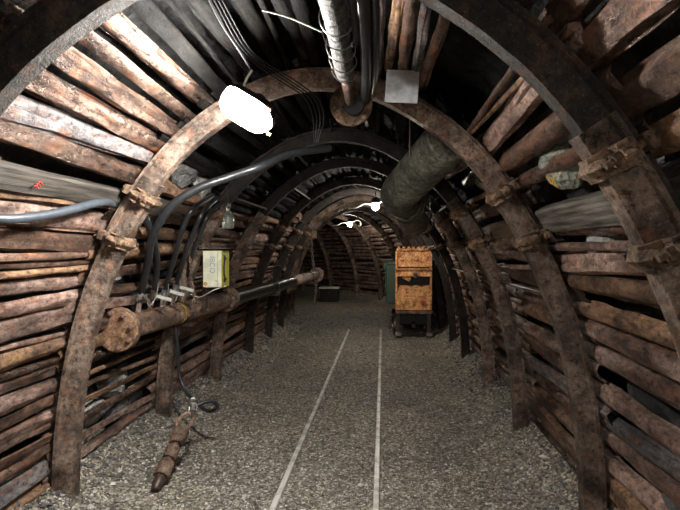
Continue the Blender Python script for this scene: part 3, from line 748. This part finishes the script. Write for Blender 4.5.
mb = MB(); mb.box(bx + V((.048, -.009, 0)), (.002, .002, Hh - .02)); mb.box(bx + V((.035, -.009, -.1)), (.02, .003, .004)); mb.build('seam', 'ink', yb)
# steel post / wall bracket behind box
mb = MB(); mb.box(cy + V((-.12, .05, .05)), (.03, .05, .8)); mb.box(cy + V((-.1, .06, .0)), (.10, .02, .03)); mb.box(cy + V((-.1, .06, .1)), (.10, .02, .03))
tag(mb.build('mounting_post', 'fitting_dark'), 'dark steel strip the yellow box is fixed to', 'post')
# bottle
bt = atY(228, 217, 4.0)
bo = empty('glass_bottle', bt - V((0, 0, .095)), 'dusty clear glass bottle hanging by its neck above the yellow box', 'bottle')
prf = [(-.003, .03), (.0, .046), (.02, .050), (.10, .050), (.125, .040), (.145, .018), (.175, .016), (.178, .020), (.19, .020)]
MB().tube([bo.location + V((0, 0, h)) for h, r in prf], [max(r, .002) for h, r in prf], 20).build('body', 'glass', bo)
MB().tube([bo.location + V((0, 0, .185)), bo.location + V((0, 0, .205))], .021, 12).build('cap', 'fitting_dark', bo)
w = smooth_tube('wire', [bo.location + V((0, 0, .2)), bo.location + V((.0, 0, .27)), bo.location + V((-.03, .02, .36))], .003, 'cable', bo, 6)

# ------------------------------------------------------------------ things at the roof
# dusty pipe with end flange
Cf = atY(351, 104, 2.5); dirp = V((-.012, 1, -.0)).normalized()
st = V((Cf.x + .02, .7, Cf.z + .0))
rp_ = empty('roof_pipe', Cf, 'dusty pipe along the roof ending in a round flange above the track', 'pipe')
def rpP(q): return st.lerp(Cf, q)
mb = MB(); mb.tube([rpP(i / 30) + V(noise.noise_vector(V((i * .8, 0, 0)))) * .004 for i in range(24)], [.040 + .005 * noise.noise(V((i * 1.3, 4, 0))) for i in range(24)], 18); mb.build('wrapped_section', 'dust_pipe', rp_)
MB().tube([rpP(.74), rpP(1.0)], .026, 16).build('bare_section', 'plate_pink', rp_)
f = MB().tube([Cf + V((0, 0, 0)), Cf + V((0, .005, 0)), Cf + V((0, .03, 0))], [.105, .109, .107], 36).build('end_flange', 'clamp', rp_)
MB().tube([Cf + V((.018, -.008, -.02)), Cf + V((.018, -.06, -.02))], .048, 20).build('hub', 'black', rp_)
for k in range(8):
    a = k * pi / 4 + .2; q = Cf + V((.086 * cos(a), 0, .086 * sin(a))); MB().tube([q + V((0, -.012, 0)), q], .009, 6).build('bolt', 'clamp', rp_)
for i, (dx, dz, mt, lb) in enumerate([(.055, .0, 'cable', 'grey ribbed hose beside dusty roof pipe'), (.085, -.005, 'hose', 'thick black hose right of the dusty roof pipe'), (.12, .02, 'hose', 'black hose along the roof nearest the white sheet')]):
    pts = [st + V((dx - .01, 0, dz + .01)), rpP(.3) + V((dx, 0, dz)), rpP(.55) + V((dx + .006, 0, dz + .006)), rpP(.8) + V((dx, 0, dz)), rpP(1.0) + V((dx - .02, 0, dz + .02))]
    if i == 0: pts = pts[:3] + [rpP(.68) + V((dx - .01, 0, dz + .06))]
    hose('hose', pts, [.014, .022, .018][i], mt, lb, 'hoses along the roof')
mb = MB(); mb.tube([rpP(.45 + .3 * k / 120) + V((.052 * cos(k * pi / 12), 0, .052 * sin(k * pi / 12))) for k in range(121)], .002, 5)
tag(mb.build('wire_tie', 'fitting'), 'thin wire wound round the dusty roof pipe', 'wire')
# white sheet
c = atY(402, 86.5, 2.40); rot = Matrix.Rotation(R(4), 3, 'Y') @ Matrix.Rotation(R(-4), 3, 'X')
ws = empty('sign_plate', c, 'blank white square plate hanging from second arch at the roof', 'plate')
MB().box(c, (.158, .004, .160), rot).build('sheet', 'white_sheet', ws)
for dx in (-.07, .07): MB().tube([c + V((dx, 0, .072)), c + V((dx, .08, .15))], .002, 5).build('wire', 'fitting', ws)

# ventilation duct
du = empty('ventilation_duct', atY(402, 192, 3.75), 'large dark metal ventilation duct with an elbow under the right roof', 'duct')
p0 = atY(450, 138, 2.98); p1 = atY(403, 189, 3.75); p2 = atY(420, 224, 5.4)
dv = (p1 - p0).normalized()
r0 = .148
MB().tube([p0, p0 + dv * .01, p0.lerp(p1, .5), p1 - dv * .03], [r0 - .01, r0, r0, r0], 40).build('straight_section', 'duct', du)
sm = MB(); sm.tube([p0.lerp(p1, .03) + V((-.10, 0, -.118)), p0.lerp(p1, .95) + V((-.10, 0, -.118))], .004, 6); sm.build('seam', 'duct', du)
d2 = (p2 - p1).normalized(); bend = []
ctrl = [p1 - dv * .05, p1 + dv * .04, p1 + dv * .10 + d2 * .05, p1 + dv * .08 + d2 * .2, p1 + dv * .08 + d2 * .34]
MB().tube(spline(ctrl, 4), [r0] * 16 + [r0 * .97], 40).build('elbow', 'duct', du)
q0 = ctrl[-1]; mb = MB(); mb.tube([q0 - d2 * .03, q0, q0 + d2 * .03, q0 + d2 * .04, q0 + d2 * .05], [r0 + .006, r0 + .016, r0 + .016, r0 + .006, r0], 40); mb.build('collar', 'duct', du)
q1_ = q0 + d2 * .2
MB().tube([q0 + d2 * .02, q1_, q0 + d2 * 1.1], [r0 * .96, r0 * .93, r0 * .93], 40).build('lower_section', 'duct', du)
MB().tube([q1_ - d2 * .02, q1_, q1_ + d2 * .02], [r0 * .95, r0 * 1.05, r0 * .95], 40).build('collar', 'duct', du)
mb = MB()
for q in (p0.lerp(p1, .25), q0 + d2 * .9):
    mb = MB(); mb.tube([q + V((-.165, 0, 0)), q + V((-.11, 0, -.115)), q + V((0, 0, -.163)), q + V((.11, 0, -.115)), q + V((.165, 0, 0)), q + V((.165, 0, .25))], .006, 6); mb.tube([q + V((-.165, 0, 0)), q + V((-.165, 0, .25))], .006, 6); mb.build('hanger', 'fitting_dark', du)

# ceiling cables
def cable(pts, r, label, mat='cable_dark'): return hose('cable', pts, r, mat, label, 'cables under the roof', 'cable', 6)
cable([atY(205, -8, 1.75), atY(222, 25, 1.95), atY(240, 52, 2.15), atY(252, 72, 2.3)], .005, 'cable coming down the roof to the bright lamp')
cable([atY(262, 10, 1.9), atY(290, 18, 1.95), atY(322, 32, 1.98)], .0032, 'thin pale wire stretched to the dusty roof pipe', 'tag')
for i in range(4):
    o_ = i * 4
    cable([atY(210 + o_, 0, 1.9), atY(235 + o_, 45, 2.2), atY(258 + o_ * .6, 66 - o_ * .3, 2.35), atY(285 + o_ * .8, 84 - o_ * .3, 2.4), atY(305 + o_, 98, 2.45), atY(313 + o_ * .9, 118, 2.5), atY(314 + o_ * .3, 142, 2.65)], .0032,
          '%s of four loose cables arching from lamp across the roof' % ordw[i])
cable([atY(365, 195, 8.2), atY(340, 170, 6.4), atY(330, 120, 3.6)], .007, 'dark supply cable sagging toward the far lamps')

# ------------------------------------------------------------------ lamps
def bulkhead(C, a, n, L, r, mat, label, name='bulkhead_lamp'):
    a = a.normalized(); n = (n - a * n.dot(a)).normalized(); b = a.cross(n)
    root = empty(name, C, label, 'lamp')
    def cap(rad, sgn, ext, ang0, ang1, nm, mt):
        mb = MB(); ns = 14; nr = 16; stn = []
        for i in range(ns + 1):
            q = i / ns; x = (q - .5) * 2; rr = rad * (max(0.02, 1 - abs(x) ** 5)) ** .5
            if abs(x) > .999: rr = rad * .35
            stn.append((C + a * x * (L / 2 + ext), rr))
        for p, rr in stn:
            for k in range(nr + 1):
                w_ = ang0 + (ang1 - ang0) * k / nr
                mb.v.append(p + (n * cos(w_) + b * sin(w_)) * rr)
        m1 = nr + 1
        for i in range(ns):
            for k in range(nr): mb.f.append((i * m1 + k, i * m1 + k + 1, (i + 1) * m1 + k + 1, (i + 1) * m1 + k))
        e = ns * m1
        mb.f.append(tuple(range(m1))); mb.f.append(tuple(range(e, e + m1)))
        for i in range(ns): mb.f.append((i * m1, (i + 1) * m1, (i + 1) * m1 + nr, i * m1 + nr))
        return mb.build(nm, mt, root, True, 60)
    cap(r, 1, 0, -pi / 2 * 1.0, pi / 2 * 1.0, 'lamp_glass', mat)
    for o_ in root.children: o_.location = n * .004
    cap(r + .003, 1, .006, pi / 2 + .05, pi * 1.5 - .05, 'housing', 'black')
    return root, a, n, b
Cl = atY(248, 109, 2.28)
L1, a, n, b = bulkhead(Cl, rt * .80 - up * .52 - V((0, .0, 0)) + fw * -.2, -up * .82 - fw * .52 - rt * .02, .27, .080, 'lamp', 'bright bulkhead lamp hanging at the upper left, tilted down to the right')
for k in range(3):
    q = Cl + a * (.125) + (b * [-.078, .0, .078][k]) * (1 if k != 1 else 0) + n * [.0, .05, .0][k]
    MB().tube([q - a * .012, q + a * .012], .008, 8).build('lug', 'brassy', L1)
MB().tube([Cl - a * .10 - n * .07, atY(247, 78, 2.28), atY(252, 70, 2.28)], .006, 6).build('hook', 'reflect', L1)
MB().tube([Cl - n * .08, Cl - n * .10], .03, 10).build('boss', 'black', L1)
def small_lamp(C, label, s=1.0, mat='lamp_far'):
    root = empty('bulkhead_lamp', C, label, 'lamp')
    MB().tube([C + V((0, 0, z)) for z in (.05 * s, .03 * s, 0, -.03 * s, -.055 * s, -.065 * s)], [.03 * s, .05 * s, .06 * s, .055 * s, .035 * s, .01 * s], 16).build('lamp_glass', mat, root)
    MB().tube([C + V((0, 0, .045 * s)), C + V((0, 0, .10 * s)), C + V((0, 0, .13 * s))], [.065 * s, .06 * s, .025 * s], 14).build('housing', 'black', root)
    smooth_tube('arm', [C + V((.05 * s, -.01, .04 * s)), C + V((.16 * s, -.02, .09 * s)), C + V((.25 * s, -.02, .05 * s)), C + V((.26 * s, -.02, -.03 * s)), C + V((.2 * s, -.02, -.05 * s))], .014 * s, 'reflect', root, 6)
    smooth_tube('arm', [C + V((-.05 * s, -.01, .02 * s)), C + V((-.18 * s, -.02, .03 * s)), C + V((-.28 * s, -.03, -.02 * s)), C + V((-.42 * s, -.03, -.04 * s))], .014 * s, 'reflect', root, 6)
    MB().tube([C + V((0, 0, .12 * s)), C + V((0, 0, .3))], .008, 6).build('cord', 'cable', root)
    return root
small_lamp(atY(375.5, 206, 7.6), 'small lit lamp under the roof, left of the ventilation duct', 1.0)
small_lamp(atY(350, 224, 12.9), 'farthest lit lamp, below the far arch crowns', 1.1, 'lamp_end')
small_lamp(V((.1, -2.2, 2.1)), 'lit lamp behind the viewer', 1.6, 'lamp_back')

# ------------------------------------------------------------------ black box at far left
bc = atZ(329, 302, 0); bY = bc.y; k = bY / 491
bbx = empty('storage_box', bc, 'black box with a pale lid on the floor at the far left', 'box')
MB().box(bc + V((0, .2, .2)), (.54, .4, .39), bev=.05).build('body', 'black', bbx)
MB().box(bc + V((0, .2, .415)), (.60, .46, .035)).build('lid', 'reflect', bbx)
MB().tube([bc + V((-.05, -.02, .28)), bc + V((.03, -.02, .28))], .012, 6).build('latch', 'fitting_dark', bbx)

# ------------------------------------------------------------------ loading machine at right
mo = V((.535, 8.7, 0)); lm = empty('mine_loader', mo, 'orange and green mine loading machine on wheels at the right side', 'machine')
def P_(x, y, z): return mo + V((x, y, z))
# orange front housing made of stacked boxes
MB().box(P_(0, .18, 1.395), (.60, .36, .30), bev=.08).build('upper_housing', 'orange', lm)
mb = MB(); mb.box(P_(0, .0, 1.555), (.60, .06, .04), bev=.3)
for k in range(-3, 4): mb.box(P_(k * .085, .0, 1.585), (.05, .06, .05), bev=.4)
mb.build('serrated_rim', 'orange', lm)
MB().box(P_(0, .22, 1.20), (.58, .28, .12)).build('recess', 'black', lm)
MB().box(P_(0, -.0, 1.215), (.63, .18, .03)).build('ledge', 'orange', lm)
MB().box(P_(0, .04, 1.145), (.60, .20, .12)).build('middle_panel', 'orange', lm)
MB().box(P_(0, .22, 1.0), (.57, .26, .20)).build('recess', 'black', lm)
MB().box(P_(-.12, .02, 1.06), (.14, .10, .08), Matrix.Rotation(.5, 3, 'Y')).build('catch', 'orange', lm)
MB().tube([P_(.03, .0, 1.12), P_(.03, -.08, 1.12)], .055, 16).build('round_plug', 'pipe_rust', lm)
MB().tube([P_(.03, -.08, 1.12), P_(.03, -.11, 1.12)], .03, 10).build('plug_knob', 'fitting_dark', lm)
MB().box(P_(0, .02, .84), (.60, .30, .03), Matrix.Rotation(.75, 3, 'X')).build('sloping_plate', 'orange', lm)
MB().box(P_(0, .02, .62), (.62, .30, .24), bev=.1).build('lower_box', 'orange', lm)
for x in (-.2, 0, .2): MB().tube([P_(x, -.15, .62), P_(x, -.12, .62)], .018, 6).build('bolt', 'bolt', lm)
MB().tube([P_(.16, -.16, .64), P_(.16, -.12, .64)], .035, 12).build('reflector', 'red', lm)
for sx_ in (-1, 1): MB().box(P_(.30 * sx_, .1, 1.0), (.03, .30, 1.05)).build('side_plate', 'orange', lm)
MB().box(P_(0, .03, .47), (.62, .34, .05)).build('bumper', 'plate_pink', lm)
MB().box(P_(0, 1.2, .33), (.50, 2.2, .22), bev=.1).build('chassis', 'black', lm)
mb = MB(); mb.box(P_(-.30, 1.25, .92), (.36, 1.7, .72), bev=.08); mb.box(P_(-.30, 1.25, 1.29), (.30, 1.1, .08)); mb.build('body', 'green', lm)
mb = MB(); mb.box(P_(-.485, .9, 1.0), (.02, .5, .4)); mb.box(P_(-.485, 1.6, .9), (.02, .5, .35)); mb.box(P_(-.49, .75, 1.25), (.06, .25, .12)); mb.build('side_cover', 'green', lm)
MB().tube([P_(-.54, .78, 1.22), P_(-.51, .78, 1.22)], .03, 12).build('cap', 'black', lm)
MB().box(P_(.2, 1.3, .9), (.34, 1.6, .8)).build('engine_housing', 'black', lm)
for x in (-.31, .27):
    for y in (.35, 1.9):
        w_ = MB(); c = P_(x, y, .15)
        w_.tube([c + V((-.04, 0, 0)), c + V((-.03, 0, 0)), c + V((.03, 0, 0)), c + V((.04, 0, 0))], [.13, .15, .15, .13], 28)
        wo = w_.build('wheel', 'fitting_dark', lm)
        MB().tube([c + V((-.06, 0, 0)), c + V((.06, 0, 0))], .05, 12).build('hub', 'fitting', wo)
for x in (-.27, .27):
    MB().box(P_(x, .07, .27), (.07, .06, .36)).build('strut', 'fitting_dark', lm)
    MB().box(P_(x, .02, .07), (.10, .16, .05)).build('foot', 'fitting', lm)
MB().tube([P_(0, .1, .25), P_(0, -.05, .22)], .035, 10).build('coupling', 'fitting_dark', lm)
MB().tube([P_(.24, .3, .09), P_(.34, -.02, .09)], .03, 10).build('bar', 'fitting_dark', lm)

# orange tie bracket on far arch
tb = atY(301, 232, 9.15); mb = MB()
mb.box(tb + V((.08, 0, -.02)), (.42, .05, .07), Matrix.Rotation(.35, 3, 'Y')); mb.box(tb + V((-.08, -.03, .02)), (.1, .08, .14)); mb.box(tb + V((.25, -.03, -.05)), (.1, .08, .14))
tag(mb.build('tie_bracket', 'clamp'), 'orange rusty cross bracket on the arch above pipe end', 'bracket')
for i, (z, sd) in enumerate([(2.0, -1), (2.25, -1), (1.95, 1), (1.3, 1), (1.3, -1)]):
    for j in range(5):
        sa, sb = RS[j], RS[j + 1]; mb = MB(); tt = t_of_z(z, sd)
        mb.tube([W(sa, tt, -.0), W(sb, tt, -.0)], .011, 8)
        for s_ in (sa + .09, sb - .09): mb.tube([W(s_, tt, 0), W(s_ + .02, tt, 0)], .02, 6)
        if (i + j) % 2 == 0 and (j > 1 or i == 3 and j > 0):
            tag(mb.build('tie_rod', 'fitting_dark'), 'thin tie rod joining %s and %s arches %s on %s side' % (ordw[j], ordw[j + 1], ['above clamps', 'near roof', 'above clamps', 'below clamps', 'below clamps'][i], 'left' if sd < 0 else 'right'), 'tie rod', 'tie rods between arches')

# ------------------------------------------------------------------ world / view
w = bpy.data.worlds.new('world'); w.use_nodes = True; scene.world = w
w.node_tree.nodes['Background'].inputs[0].default_value = (0, 0, 0, 1); w.node_tree.nodes['Background'].inputs[1].default_value = 0
vs = scene.view_settings; scene.display_settings.display_device = 'sRGB'
vs.view_transform = 'Standard'; vs.look = 'None'; vs.gamma = 1; vs.use_curve_mapping = False; vs.exposure = 0.6
scene.cycles.use_denoising = True; scene.cycles.max_bounces = 8; scene.cycles.sample_clamp_indirect = 6
print('plates', nplates)
